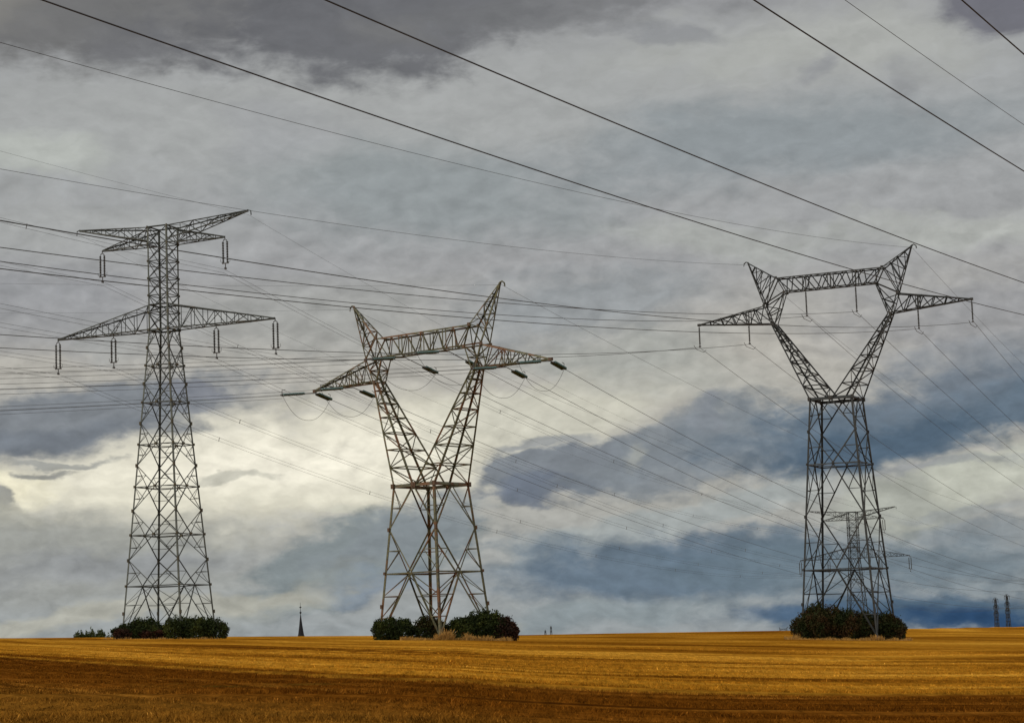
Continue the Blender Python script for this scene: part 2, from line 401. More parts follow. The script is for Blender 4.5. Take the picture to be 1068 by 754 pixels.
m_straw, t, b = mat('cut straw')
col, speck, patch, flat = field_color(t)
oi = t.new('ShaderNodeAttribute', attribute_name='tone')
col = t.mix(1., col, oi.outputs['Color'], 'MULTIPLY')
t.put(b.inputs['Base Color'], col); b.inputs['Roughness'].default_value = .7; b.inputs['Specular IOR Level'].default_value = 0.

def blades(name, X, Y, h, wd, lean, mt, tone=None, z=None):
    n = len(X); Z = ground(X, Y) - .02 if z is None else z
    th = np.random.rand(n)*2*np.pi; ca, sa = np.cos(th)*wd/2, np.sin(th)*wd/2
    lx, ly = (np.random.randn(n)*lean*h, np.random.randn(n)*lean*h)
    V = np.empty((n, 4, 3))
    V[:, 0] = np.stack([X-ca, Y-sa, Z], -1); V[:, 1] = np.stack([X+ca, Y+sa, Z], -1)
    V[:, 2] = np.stack([X+lx+ca*.6, Y+ly+sa*.6, Z+h], -1); V[:, 3] = np.stack([X+lx-ca*.6, Y+ly-sa*.6, Z+h], -1)
    me = D.meshes.new(name); me.vertices.add(4*n); me.vertices.foreach_set('co', V.reshape(-1))
    me.loops.add(4*n); me.loops.foreach_set('vertex_index', np.arange(4*n))
    me.polygons.add(n); me.polygons.foreach_set('loop_start', np.arange(n)*4); me.polygons.foreach_set('loop_total', np.full(n, 4))
    me.update(calc_edges=True); me.validate()
    if tone is not None:
        a = me.color_attributes.new('tone', 'FLOAT_COLOR', 'POINT')
        c = np.ones((4*n, 4), np.float32); c[:, :3] = np.repeat(tone, 4, 0); a.data.foreach_set('color', c.reshape(-1))
    me.materials.append(mt); return link(name, me)
# standing stubble in drill rows (individual stalks nearest the camera, thinning with distance)
N = 460000
u = np.random.rand(N); Ys = 31 + 150*u**1.55; Xs = (np.random.rand(N)*2-1)*(.27*Ys+4)
row = np.round((Ys + .8*np.sin(Xs*.05))/.34)*.34 - .8*np.sin(Xs*.05)
Ys = np.where(Ys < 100, row + np.random.randn(N)*.035, Ys)
swath = .75+.35*np.sin(Ys*.9+1.3*np.sin(Xs*.07))
hs = (.03+.075*np.random.rand(N)**1.6)*swath*np.where(Ys > 120, .7, 1.)
tn = np.random.rand(N, 1)**1.3*.75+.7; tone = np.concatenate([tn, tn*.99, tn*.95], 1)
bright = np.random.rand(N) > .985; tone[bright] *= np.array([2.2, 2.4, 3.2])
st = blades('stubble', Xs, Ys, hs, (.012+.00013*Ys), .5, m_straw, tone); tag(st, 'cut straw stubble standing in rows on the near field', 'stubble', kind='stuff')

# ------------------------------------------------------------------ lattice steelwork
def lerp(a, b, t): return a + (b-a)*t
def truss(out, A, B, n, wc=.16, wb=.08, chords=True, frames=True, x=False, faces=(0, 1, 2, 3), taper=1.0, gus=None):
    """four chords from quad A to quad B, n panels of zigzag bracing on each face"""
    A = [Vector(p) for p in A]; B = [Vector(p) for p in B]
    ts = [1-(1-i/n)**taper if taper != 1 else i/n for i in range(n+1)]
    st = [[A[k].lerp(B[k], q) for k in range(4)] for q in ts]
    cen = [sum((p for p in s), Vector())/4 for s in st]
    if chords:
        for k in range(4):
            mid = (cen[0]+cen[-1])/2; out.bar(A[k], B[k], wc, inward=mid)
    for i in range(n):
        for k in faces:
            a0, b0, a1, b1 = st[i][k], st[i][(k+1) % 4], st[i+1][k], st[i+1][(k+1) % 4]
            c = (cen[i]+cen[i+1])/2
            if (a0-b0).length + (a1-b1).length < .12: continue
            if x: out.bar(a0, b1, wb, inward=c); out.bar(b0, a1, wb, inward=c)
            elif (i+k) % 2: out.bar(a0, b1, wb, inward=c)
            else: out.bar(b0, a1, wb, inward=c)
        if frames and i > 0:
            for k in faces: out.bar(st[i][k], st[i][(k+1) % 4], wb, inward=cen[i])
    if gus is not None:
        for i in range(0, n+1):
            for k in range(4): gus.box(st[i][k], (.22, .22, .22))
    return st
def sq(h, z, cx=0., hy=None): hy = h if hy is None else hy; return [(cx-h, -hy, z), (cx+h, -hy, z), (cx+h, hy, z), (cx-h, hy, z)]
def diamond_panel(out, gus, h0, z0, h1, z1, wd=.12, ws=.07, foot=False, rich=True):
    zm = (z0+z1)/2; hm = (h0+h1)/2
    q0, qm, q1 = ([Vector(p) for p in sq(h, z)] for h, z in ((h0, z0), (hm, zm), (h1, z1)))
    cen = Vector((0, 0, zm))
    for k in range(4):
        a0, b0, am, bm, a1, b1 = q0[k], q0[(k+1) % 4], qm[k], qm[(k+1) % 4], q1[k], q1[(k+1) % 4]
        c0, c1 = (a0+b0)/2, (a1+b1)/2
        out.bar(a1, b1, wd*1.15, inward=cen)
        if foot:   # the lowest panel: inverted V from the upper horizontal's centre to the feet
            for p0, p1 in ((a0, a1), (b0, b1)):
                out.bar(c1, p0, wd*1.2, inward=cen)
                for s in (.35, .68):
                    out.bar(p1.lerp(p0, s), c1.lerp(p0, s), ws, inward=cen)
                    out.bar(p1.lerp(p0, s), c1.lerp(p0, s-.33), ws, inward=cen)
            continue
        for p, pm, p1 in ((a0, am, a1), (b0, bm, b1)):
            out.bar(pm, c0, wd, inward=cen); out.bar(pm, c1, wd, inward=cen)
            if rich:
                d0 = pm.lerp(c0, .5); d1 = pm.lerp(c1, .5); l0 = p.lerp(pm, .5); l1 = pm.lerp(p1, .5)
                out.bar(d0, l0, ws, inward=cen); out.bar(d0, p, ws, inward=cen)
                out.bar(d1, l1, ws, inward=cen); out.bar(d1, p1, ws, inward=cen)
        gus.box(c1, (.3, .3, .26))
    for k in range(4):
        gus.box(qm[k], (.24, .24, .42)); gus.box(q1[k], (.24, .24, .3))
    # plan bracing inside the upper frame
    out.bar((q1[0]+q1[1])/2, (q1[1]+q1[2])/2, ws, inward=cen); out.bar((q1[2]+q1[3])/2, (q1[3]+q1[0])/2, ws, inward=cen)
    out.bar((q1[1]+q1[2])/2, (q1[2]+q1[3])/2, ws, inward=cen); out.bar((q1[3]+q1[0])/2, (q1[0]+q1[1])/2, ws, inward=cen)
def legs(root, path, w, mt):
    """path: list of (half width, z); four separate leg meshes"""
    for sx, sy in ((-1, -1), (1, -1), (1, 1), (-1, 1)):
        m = MB()
        for (h0, z0), (h1, z1) in zip(path, path[1:]):
            m.bar((sx*h0, sy*h0, z0), (sx*h1, sy*h1, z1), w, t=w*.3, inward=(0, 0, (z0+z1)/2))
        m.build('leg', mt, root)
        f = MB(); h0, z0 = path[0]; f.tube([(sx*h0, sy*h0, z0-1.2), (sx*h0, sy*h0, z0+.02)], [.4, .3], 10); f.build('footing', M['concrete'], root)
def disc_string(m, a, b, r=.13, pitch=.17, n=8):
    a = Vector(a); b = Vector(b); L = (b-a).length; k = max(4, int(L/pitch)); pts = []; rad = []
    for i in range(k):
        t0 = i/k; pts += [a.lerp(b, t0), a.lerp(b, t0+.35/k), a.lerp(b, t0+.5/k), a.lerp(b, t0+.98/k)]; rad += [r*.35, r, r*.8, r*.35]
    m.tube(pts, rad, n)

# ------------------------------------------------------------------ tall two-level tower (three crossarm levels of cables)
def tall_tower(root, zg, base_z, steel_m, leg_m, gus_m, panels, fine=True):
    """zg: eye-relative height of the tower's own origin; all heights below are eye-relative"""
    z = lambda v: v - zg
    zt = dict(earth=54.0, ct=53.2, cb=50.95, uarm=51.05, la_t=43.2, la_b=40.0)
    hw = 1.42; br = MB(); gu = MB()
    hb = lambda v: hw + (4.28-hw)*max(0, (40.0-v)/(40.0-1.3))
    zb = base_z
    legs(root, [(hb(zb), z(zb)), (hw, z(40.0)), (hw, z(zt['ct']))], .19, leg_m)
    for i in range(len(panels)-1):
        lo, hi = panels[i], panels[i+1]
        diamond_panel(br, gu, hb(lo), z(lo), hb(hi), z(hi), .105, .055, foot=(i == 0 and lo <= base_z+.01))
    br.extra.append((gu, gus_m)); br.build('body_bracing', steel_m, root)
    cg = MB(); truss(cg, sq(hw, z(40.0)), sq(hw, z(zt['ct'])), 6, chords=False, x=True, wb=.085, frames=True); 
    g2 = MB()
    for q in range(7):
        zz = lerp(z(40.0), z(zt['ct']), q/6)
        for p in sq(hw, zz): g2.box(p, (.16, .16, .26))
    
    for zz in (z(40.0), z(43.2), z(zt['ct'])):
        for k in range(4): cg.bar(sq(hw, zz)[k], sq(hw, zz)[(k+1) % 4], .14, inward=(0, 0, zz))
    cg.extra.append((g2, gus_m)); cg.build('upper_cage', steel_m, root)
    for s in (-1, 1):
        # lower arm
        a = MB(); w_ = hw
        rt = [(s*hw, -w_, z(zt['la_b'])), (s*hw, w_, z(zt['la_b'])), (s*hw, w_, z(zt['la_t'])), (s*hw, -w_, z(zt['la_t']))]
        tp = [(s*15.85, -.1, z(40.0)), (s*15.85, .1, z(40.0)), (s*15.85, .1, z(40.2)), (s*15.85, -.1, z(40.2))]
        truss(a, rt, tp, 8, .14, .075, frames=True)
        a.bar((s*7.5, -.85, z(40.0)), (s*7.5, .85, z(40.0)), .16)
        a.build('lower_crossarm', steel_m, root)
        # upper conductor arm
        a = MB(); rt = [(s*hw, -w_*.9, z(50.95)), (s*hw, w_*.9, z(50.95)), (s*hw, w_*.9, z(52.9)), (s*hw, -w_*.9, z(52.9))]
        tp = [(s*9.0, -.1, z(50.95)), (s*9.0, .1, z(50.95)), (s*9.0, .1, z(51.15)), (s*9.0, -.1, z(51.15))]
        truss(a, rt, tp, 5, .13, .07); a.build('upper_crossarm', steel_m, root)
        # earth wire arm, spreading upwards from the same shaft
        a = MB(); rt = [(s*hw, -w_, z(51.4)), (s*hw, w_, z(51.4)), (s*hw, w_, z(53.2)), (s*hw, -w_, z(53.2))]
        tp = [(s*12.4, -.08, z(53.95)), (s*12.4, .08, z(53.95)), (s*12.4, .08, z(54.15)), (s*12.4, -.08, z(54.15))]
        truss(a, rt, tp, 6, .13, .07)
        a.tube([(s*12.4, 0, z(54.1)), (s*12.75, 0, z(54.0)), (s*12.8, 0, z(53.45))], .07, 6)
        a.build('earth_wire_arm', steel_m, root)
    for x, zt_, zb_ in ((-15.85, 40.0, 35.6), (-7.5, 39.85, 35.75), (7.5, 39.85, 35.75), (15.85, 40.0, 35.6), (-9.0, 50.95, 46.95), (9.0, 50.95, 46.95)):
        e = MB(); e.tube([(x, 0, z(zt_)+.05), (x, 0, z(zt_)-.25)], .06, 6); e.tube([(x-.3, 0, z(zt_)-.55), (x-.22, 0, z(zt_)-.3), (x, 0, z(zt_)-.2), (x+.22, 0, z(zt_)-.3), (x+.3, 0, z(zt_)-.55)], .06, 6)
        h = e.build('insulator_assembly', M['fitting'], root)
        e = MB(); e.box((x, 0, z(zb_)+.75), (.95, .1, .13)); e.tube([(x, 0, z(zb_)+.75), (x, 0, z(zb_))], .06, 6); e.box((x, 0, z(zb_)+.1), (.14, .4, .22))
        e.build('yoke_plate', M['fitting'], h)
        for s in (-.3, .3):
            d = MB(); disc_string(d, (x+s, 0, z(zt_)-.5), (x+s, 0, z(zb_)+.8), .17, .2); d.build('insulator_string', M['glass_dark'], h, True)
            if fine:
                d = MB(); d.tube([(x+s, 0, z(zb_)+.8), (x+s*2.2, 0, z(zb_)+.95), (x+s*2.2, 0, z(zb_)+1.3)], .03, 5); d.build('arcing_horn', M['fitting'], h)

T1 = (-43.77, 269.29); YAW1 = .3807; ZG1 = gz(*T1)
t1 = empty('lattice_pylon', (T1[0], T1[1], ZG1), -YAW1)
tag(t1, 'tallest pylon, straight tapering mast with two levels of crossarms, left side of the field', 'pylon')
tall_tower(t1, ZG1, 1.15, M['steel_green'], M['steel_leg'], M['gusset_grey'], [1.15, 7.9, 14.2, 20.2, 25.5, 30.8, 35.5, 40.0])

FT = (95.7, 616.0); YAWF = .3807; ZGF = gz(*FT); DZF = -21.45
ft = empty('lattice_pylon', (FT[0], FT[1], ZGF), -YAWF)
tag(ft, 'distant straight pylon with two arm levels, seen through the legs of the right pylon', 'pylon')
zb = ZGF - DZF
tall_tower(ft, ZGF - DZF, zb, M['steel_dark'], M['steel_dark'], M['gusset_dark'], [zb, zb+(40-zb)*.2, zb+(40-zb)*.4, zb+(40-zb)*.6, zb+(40-zb)*.8, 40.0], False)

# ------------------------------------------------------------------ V-headed ("cat") towers
def cat_tower(root, zg, p, steel_m, leg_m, gus_m, brace_m=None):
    z = lambda v: v - zg
    brace_m = brace_m or steel_m
    hb = lambda v: lerp(p['hw'], p['hbase'], (p['waist']-v)/(p['waist']-p['base']))
    pn = p['panels']; br = MB(); gu = MB(); wd = p['wd']
    legs(root, [(hb(p['base']), z(p['base'])), (p['hw'], z(p['waist']))], p['wl'], leg_m)
    for i in range(len(pn)-1):
        diamond_panel(br, gu, hb(pn[i]), z(pn[i]), hb(pn[i+1]), z(pn[i+1]), wd, wd*.6, foot=(i == 0))
    br.extra.append((gu, gus_m)); br.build('body_bracing', brace_m, root); gu = MB()
    h = p['hw']; ring = MB()
    for k, q in enumerate(sq(h, z(p['waist']))):
        ring.bar(q, sq(h, z(p['waist']))[(k+1) % 4], wd*2.0, inward=(0, 0, z(p['waist'])))
        gu.box(q, (.36, .36, .5))
    gu.box((0, -h, z(p['waist'])), (.6, .2, .6)); gu.box((0, h, z(p['waist'])), (.6, .2, .6))
    ring.extra.append((gu, gus_m))
    ring.build('waist_frame', steel_m, root)
    J, K, BT, BB, PK, TIP = p['J'], p['K'], p['BT'], p['BB'], p['PK'], p['TIP']; yw = p['yw']
    for s in (-1, 1):
        v = MB()
        A = [(s*h, -h, z(p['waist'])), (s*h, h, z(p['waist'])), (s*.12, h, z(p['waist'])), (s*.12, -h, z(p['waist']))]
        B = [(s*(J[0]+.25), -yw, z(J[1])), (s*(J[0]+.25), yw, z(J[1])), (s*(J[0]-.35), yw, z(J[1])), (s*(J[0]-.35), -yw, z(J[1]))]
        truss(v, A, B, p['nv'], p['wv'], wd*.72, taper=1.25); v.build('v_arm', steel_m, root)
        n = MB()
        Kq = [(s*K[0], -yw, z(K[1])), (s*K[0], yw, z(K[1])), (s*BB[0], yw, z(BB[1])), (s*BB[0], -yw, z(BB[1]))]
        truss(n, B, Kq, 2, p['wv']*.8, wd*.7)
        for y in (-yw, yw):
            n.bar((s*BB[0], y, z(BB[1])), (s*BT[0], y, z(BT[1])), wd); n.bar((s*K[0], y, z(K[1])), (s*BT[0], y, z(BT[1])), wd)
            n.bar((s*K[0], y, z(K[1])), (s*BB[0], y, z(BB[1])), wd*1.2)
        n.build('neck', steel_m, root)
        pk = MB()
        Pq = [(s*K[0], -yw, z(K[1])), (s*K[0], yw, z(K[1])), (s*BT[0], yw, z(BT[1])), (s*BT[0], -yw, z(BT[1]))]
        Pt = [(s*(PK[0]+.08), -.08, z(PK[1])), (s*(PK[0]+.08), .08, z(PK[1])), (s*(PK[0]-.08), .08, z(PK[1])), (s*(PK[0]-.08), -.08, z(PK[1]))]
        truss(pk, Pq, Pt, 4, wd*1.1, wd*.62)
        pk.tube([(s*(PK[0]-.1), 0, z(PK[1])), (s*(PK[0]+.25), 0, z(PK[1])+.12), (s*(PK[0]+.55), 0, z(PK[1])-.1), (s*(PK[0]+.6), 0, z(PK[1])-.45)], .08, 6)
        pk.build('earth_wire_peak', steel_m, root)
        a = MB()
        rt = [(s*J[0], -yw, z(J[1])), (s*J[0], yw, z(J[1])), (s*K[0], yw, z(K[1])), (s*K[0], -yw, z(K[1]))]
        tp = [(s*TIP[0], -.1, z(TIP[1])), (s*TIP[0], .1, z(TIP[1])), (s*TIP[0], .1, z(TIP[1])+.2), (s*TIP[0], -.1, z(TIP[1])+.2)]
        truss(a, rt, tp, 6, p['wc'], wd*.7)
        xm = p['mid']; f = (xm-J[0])/(TIP[0]-J[0]); y0 = lerp(yw, .1, f)
        for y in (-y0, y0):
            for dx in (-.18, .18): a.bar((s*(xm+dx), y, z(lerp(J[1], TIP[1], f))), (s*(xm+dx), y, z(lerp(K[1], TIP[1]+.2, f))), wd*.9)
        gu = MB(); gu.box((s*TIP[0], 0, z(TIP[1])+.1), (.4, .3, .32))
        for y in (-yw, yw):
            for (x, zz) in (J, K): gu.box((s*x, y, z(zz)), (.34, .16, .34))
        a.extra.append((gu, gus_m)); a.build('side_crossarm', steel_m, root)
    b = MB()
    A = [(-BB[0], -yw, z(BB[1])), (-BB[0], yw, z(BB[1])), (-BT[0], yw, z(BT[1])), (-BT[0], -yw, z(BT[1]))]
    B = [(BB[0], -yw, z(BB[1])), (BB[0], yw, z(BB[1])), (BT[0], yw, z(BT[1])), (BT[0], -yw, z(BT[1]))]
    truss(b, A, B, 12, p['wc'], wd*.75, frames=False)
    for xp in (-p['inner'], 0, p['inner']):
        for y in (-yw, yw):
            for dx in (-.22, .22): b.bar((xp+dx, y, z(BB[1])), (xp+dx, y, z(BT[1])), wd*.95)
    gu = MB()
    for s in (-1, 1):
        for y in (-yw, yw):
            for (x, zz) in (BT, BB): gu.box((s*x, y, z(zz)), (.34, .16, .34))
    b.extra.append((gu, gus_m)); b.build('top_beam', steel_m, root)

T3 = (43.90, 290.57); YAW3 = .413; ZG3 = gz(*T3)
p3 = dict(base=ZG3+.3, waist=30.3, hw=2.98, hbase=5.2, panels=[ZG3+.3, 7.4, 21.5, 30.3], wd=.145, wl=.24, wv=.17, wc=.16, nv=7, yw=.75,
          J=(8.2, 41.3), K=(9.35, 44.0), BT=(7.44, 47.7), BB=(6.34, 45.6), PK=(11.55, 50.3), TIP=(19.1, 42.15), mid=11.85, inner=3.5)
t3 = empty('lattice_pylon', (T3[0], T3[1], ZG3), -YAW3)
tag(t3, 'dark V-headed pylon with six hanging insulators standing over the long hedge, right side', 'pylon')
cat_tower(t3, ZG3, p3, M['steel_dark'], M['steel_dark'], M['gusset_dark'])
for x, zt_, zb_ in ((-19.1, 42.15, 39.15), (-11.85, 41.7, 38.92), (-3.5, 45.6, 42.03), (3.5, 45.6, 42.03), (11.85, 41.7, 38.92), (19.1, 42.15, 39.15)):
    z = lambda v: v - ZG3
    e = MB(); e.tube([(x, 0, z(zt_)), (x, 0, z(zt_)-.3)], .06, 6)
    h = e.build('insulator_assembly', M['fitting'], t3)
    e = MB(); e.box((x, 0, z(zb_)+.1), (.16, .5, .18)); e.tube([(x, 0, z(zb_)+.35), (x, 0, z(zb_))], .06, 6); e.build('clamp', M['fitting'], h)
    d = MB(); disc_string(d, (x, 0, z(zt_)-.28), (x, 0, z(zb_)+.33), .15, .17); d.build('insulator_string', M['glass_dark'], h, True)
    d = MB(); d.tube([(x, -2.6, z(zb_)-.05), (x, -1.6, z(zb_)-.5), (x, 1.6, z(zb_)-.55), (x, 2.6, z(zb_)-.12)], .035, 5); d.build('shunt_lead', M['fitting'], h)

T2 = (-9.08, 229.45); YAW2 = .665; ZG2 = gz(*T2)
p2 = dict(base=ZG2+.2, waist=16.3, hw=2.88, hbase=4.3, panels=[ZG2+.2, 7.1, 16.3], wd=.13, wl=.25, wv=.19, wc=.17, nv=7, yw=.8,
          J=(7.0, 28.1), K=(8.15, 30.62), BT=(6.6, 32.85), BB=(5.8, 30.6), PK=(10.4, 36.88), TIP=(16.65, 28.0), mid=10.8, inner=3.1)
t2 = empty('lattice_pylon', (T2[0], T2[1], ZG2), -YAW2)
tag(t2, 'rusty tan V-headed pylon with green insulators pulled sideways, in the middle', 'pylon')
cat_tower(t2, ZG2, p2, M['steel_tan'], M['steel_tan'], M['rust'])

# ------------------------------------------------------------------ cables
def cable_pts(A, ph, a, b, s0, s1, n=90):
    return [(A[0]+math.sin(ph)*s, A[1]+math.cos(ph)*s, A[2]+a*s+b*s*s) for s in (s0+(s1-s0)*i/n for i in range(n+1))]
G_A = 'cable pairs strung through the tall left pylon'; G_B = 'cables strung through the right pylon'; G_D = 'cables anchored on the middle pylon'; G_C = 'thick near cables crossing the upper sky'

# line through the tall pylon on to the distant one: (name, attachment, left slope/curv/heading, right slope/curv/heading)
LA = [
 ('ub1',  (-35.62,266.03,46.95), (.0380,.000205,.3837), (-.1329,.000204,.3838), 'twin cable under the right upper arm of the tallest pylon'),
 ('ub-1', (-51.92,272.55,46.95), (.0319,.000205,.3820), (-.1285,.000190,.3845), 'twin cable under the left upper arm of the tallest pylon'),
 ('ib1',  (-36.93,266.55,35.77), (.0308,.000204,.3819), (-.1346,.000204,.3820), 'twin cable on the inner right insulator of the tallest pylon\'s lower arm'),
 ('ib-1', (-50.61,272.03,35.77), (.0263,.000207,.3808), (-.1336,.000203,.3850), 'twin cable on the inner left insulator of the tallest pylon\'s lower arm'),
 ('lb1',  (-29.11,263.42,35.60), (.0304,.000200,.3823), (-.1357,.000214,.3810), 'twin cable on the outer right tip of the tallest pylon\'s lower arm'),
 ('lb-1', (-58.43,275.15,35.60), (.0258,.000206,.3809), (-.1363,.000214,.3817), 'twin cable on the outer left tip of the tallest pylon\'s lower arm')]
for nm, A, l, r, lab in LA:
    root = empty('twin_cable', A); tag(root, lab, 'power cable', G_A)
    S = 373.6; endz = A[2]-21.45
    # right slope set so that the span lands on the distant pylon's own insulator
    br_ = r[1]; ar_ = (endz - A[2] - br_*S*S)/S; ar_ = .5*ar_ + .5*r[1] * 0 + .5*r[0]; br_ = (endz-A[2]-ar_*S)/S/S
    L = cable_pts((0, 0, 0), l[2], l[0], l[1], -420, 0)[:-1] + cable_pts((0, 0, 0), .3822, ar_, br_, 0, S, 80)[:-1]
    e = L[-1]; Sx, Sy = math.sin(.3822)*S, math.cos(.3822)*S
    L += cable_pts((Sx, Sy, endz-A[2]), .3822, -.085, .00017, 0, 520, 60)
    for dz, dx in ((.0, .06), (-.45, -.06)):
        m = MB(); m.tube([(x+dx, y, z_+dz) for x, y, z_ in L], .017, 5); m.build('conductor', M['cable'], root, True)
    d0 = random.uniform(0, 30)
    for s in [q+d0 for q in (-330, -275, -218, -160, -105, -52, 30, 80, 135, 190, 245, 300)]:
        if s < 0: P_ = (math.sin(l[2])*s, math.cos(l[2])*s, l[0]*s+l[1]*s*s)
        else: P_ = (math.sin(.3822)*s, math.cos(.3822)*s, ar_*s+br_*s*s)
        m = MB(); m.tube([(P_[0]+.06, P_[1], P_[2]+.06), (P_[0]-.06, P_[1], P_[2]-.51)], .045, 5); m.build('spacer', M['fitting'], root)
for A, lab in (((-32.25,264.68,53.5), 'thin earth wire on the right top tip of the tallest pylon'), ((-55.29,273.9,53.5), 'thin earth wire on the left top tip of the tallest pylon')):
    S = 373.6; b_ = .000191; a_ = (-21.45 - b_*S*S)/S
    L = cable_pts(A, .3822, .0516, .00019, -420, 0)[:-1] + cable_pts(A, .3822, a_, b_, 0, S, 80)[:-1]
    L += cable_pts((A[0]+math.sin(.3822)*S, A[1]+math.cos(.3822)*S, A[2]-21.45), .3822, -.075, .00016, 0, 520, 60)
    m = MB(); m.tube(L, .012, 5); o = m.build('earth_wire', M['cable'], None, True); tag(o, lab, 'earth wire', 'earth wires of the tallest pylon')

LB = [
 ((61.52,282.85,39.15), (.1416,.000209,.4122), (-.1497,.000204,.4101), .028, 'cable on the outermost right insulator of the right pylon'),
 ((54.72,285.82,38.92), (.1355,.000176,.4169), (-.1433,.000208,.4180), .028, 'cable on the second insulator from the right of the right pylon'),
 ((47.03,289.20,42.03), (.1394,.000192,.4180), (-.1435,.000182,.4227), .028, 'cable on the right one of the two insulators under the right pylon\'s top beam'),
 ((40.78,291.93,42.03), (.1447,.000237,.4150), (-.1438,.000209,.4170), .028, 'cable on the left one of the two insulators under the right pylon\'s top beam'),
 ((33.09,295.31,38.92), (.1395,.000205,.4173), (-.1442,.000203,.4180), .028, 'cable on the second insulator from the left of the right pylon'),
 ((26.29,298.28,39.15), (.1422,.000216,.4168), (-.1462,.000215,.4135), .028, 'cable on the outermost left insulator of the right pylon')]
for A, l, r, rad, lab in LB:
    L = cable_pts(A, l[2], l[0], l[1], -470, 0)[:-1] + cable_pts(A, r[2], r[0], r[1], 0, 620)
    m = MB(); m.tube(L, rad, 5); o = m.build('power_cable', M['cable'], None, True); tag(o, lab, 'power cable', G_B)
for A, l, r, lab in (((54.48,285.93,50.0), (.1342,.000182,.4157), (-.1261,.000203,.4164), 'thin earth wire on the right peak of the right pylon'),
                     ((33.33,295.20,50.0), (.1346,.000184,.4176), (-.1277,.000204,.4144), 'thin earth wire on the left peak of the right pylon')):
    L = cable_pts(A, l[2], l[0], l[1], -470, 0)[:-1] + cable_pts(A, r[2], r[0], r[1], 0, 560)
    m = MB(); m.tube(L, .017, 5); o = m.build('earth_wire', M['cable'], None, True); tag(o, lab, 'earth wire', 'earth wires of the right pylon')

# near line overhead, on its way to a tower outside the picture
for X, z0, a, b, ph, rad, lab in (
  (-25.14, 23.51, .01814, .0001335, .45498, .033, 'thick cable running from the top left corner down behind the right pylon\'s beam'),
  (-15.53, 23.51, .01739, .0001266, .45782, .033, 'thick cable crossing the upper sky just over the right peak of the right pylon'),
  (-.257, 23.44, .01738, .0001190, .45999, .033, 'thick cable crossing the upper right of the sky, third of the near ones'),
  (7.40, 23.57, .01658, .0001309, .45592, .033, 'thick cable cutting the top right corner of the sky'),
  (-4.394, 29.51, .01676, .0001177, .46015, .016, 'thin faint wire crossing the upper right sky between two thick cables')):
    m = MB(); m.tube(cable_pts((X, 60, z0), ph, a, b, -260, 330, 110), rad, 6)
    o = m.build('power_cable' if rad > .02 else 'earth_wire', M['cable_thick'] if rad > .02 else M['cable'], None, True)
    tag(o, lab, 'power cable' if rad > .02 else 'earth wire', G_C)

# middle pylon: tension strings both ways, jumper loops, spans left and right
PHR, PHL = .4225, -2.30
ca, sa = math.cos(YAW2), math.sin(YAW2)
def arm2(x, y=0.): return (T2[0] + x*ca + y*sa, T2[1] - x*sa + y*ca)
specs = [ # arm x, attach height, link out right, right end height offset, slopes
 (16.65, 28.0, .6, (-.1302,.000201,.4196), 'outer right'),
 (10.8, 28.0, 1.9, (-.1299,.000204,.4194), 'inner right'),
 (3.1, 30.5, 4.6, (-.1348,.000169,.4211), 'right middle'),
 (-3.1, 30.5, 4.6, (-.1260,.000194,.4220), 'left middle'),
 (-10.8, 28.0, 1.9, (-.1250,.000190,.4240), 'inner left'),
 (-16.65, 28.0, .6, (-.1299,.000170,.4229), 'outer left')]
for x, za, lk, r, nm in specs:
    ax, ay = arm2(x); z_ = za - .1
    ends = []
    for ph, a0, s_link in ((r[2], r[0], lk), (PHL, -.10, 1.6 if abs(x) < 17 else 2.0)):
        dx, dy = math.sin(ph), math.cos(ph); sl = 2.9
        p0 = Vector((ax, ay, z_)); p1 = p0 + Vector((dx, dy, a0))*s_link; p2 = p0 + Vector((dx, dy, a0))*(s_link+sl)
        inv2 = Matrix.Rotation(YAW2, 4, 'Z') @ Matrix.Translation((-T2[0], -T2[1], -ZG2))
        q0, q1, q2 = (inv2 @ v for v in (p0, p1, p2)); side = (q2-q0).cross(Vector((0, 0, 1))).normalized()*.19
        e = MB(); e.tube([q0, q1], .045, 5); e.box(q1, (.3, .3, .12)); e2 = MB(); e2.box(q2, (.3, .3, .12))
        up = Vector((0, 0, 1))
        e2.tube([q2, q2+up*.55, q2+up*.55+(q1-q2).normalized()*.45], .04, 5)
        h = e.build('tension_assembly', M['fitting'], t2); e2.build('end_yoke', M['fitting'], h)
        for sg in (-1, 1):
            d = MB(); disc_string(d, q1+side*sg, q2+side*sg, .17, .17); d.build('insulator_string', M['glass_green'], h, True)
        ends.append(p2)
    root = empty('power_cable', ends[0]); o0 = ends[0]
    tag(root, 'cable held by the %s pair of green insulators of the middle pylon' % nm, 'power cable', G_D)
    m = MB(); m.tube([Vector(q)-o0 for q in cable_pts(ends[0], r[2], r[0], r[1], 0, 480)], .026, 5); m.build('span', M['cable'], root, True)
    for dz in (0, -.4):
        m = MB(); m.tube([Vector(q)-o0+Vector((0, 0, dz)) for q in cable_pts(ends[1], PHL, -.099, .00019, 0, 330)], .018, 5); m.build('span', M['cable'], root, True)
    m = MB(); pts = []
    for i in range(25):
        q = i/24; p_ = ends[0].lerp(ends[1], q); sagv = 2.6*(1-abs(2*q-1)**2.3)
        pts.append(p_ - Vector((0, 0, sagv)) - o0)
    m.tube(pts, .02, 5); m.build('jumper_loop', M['cable'], root, True)
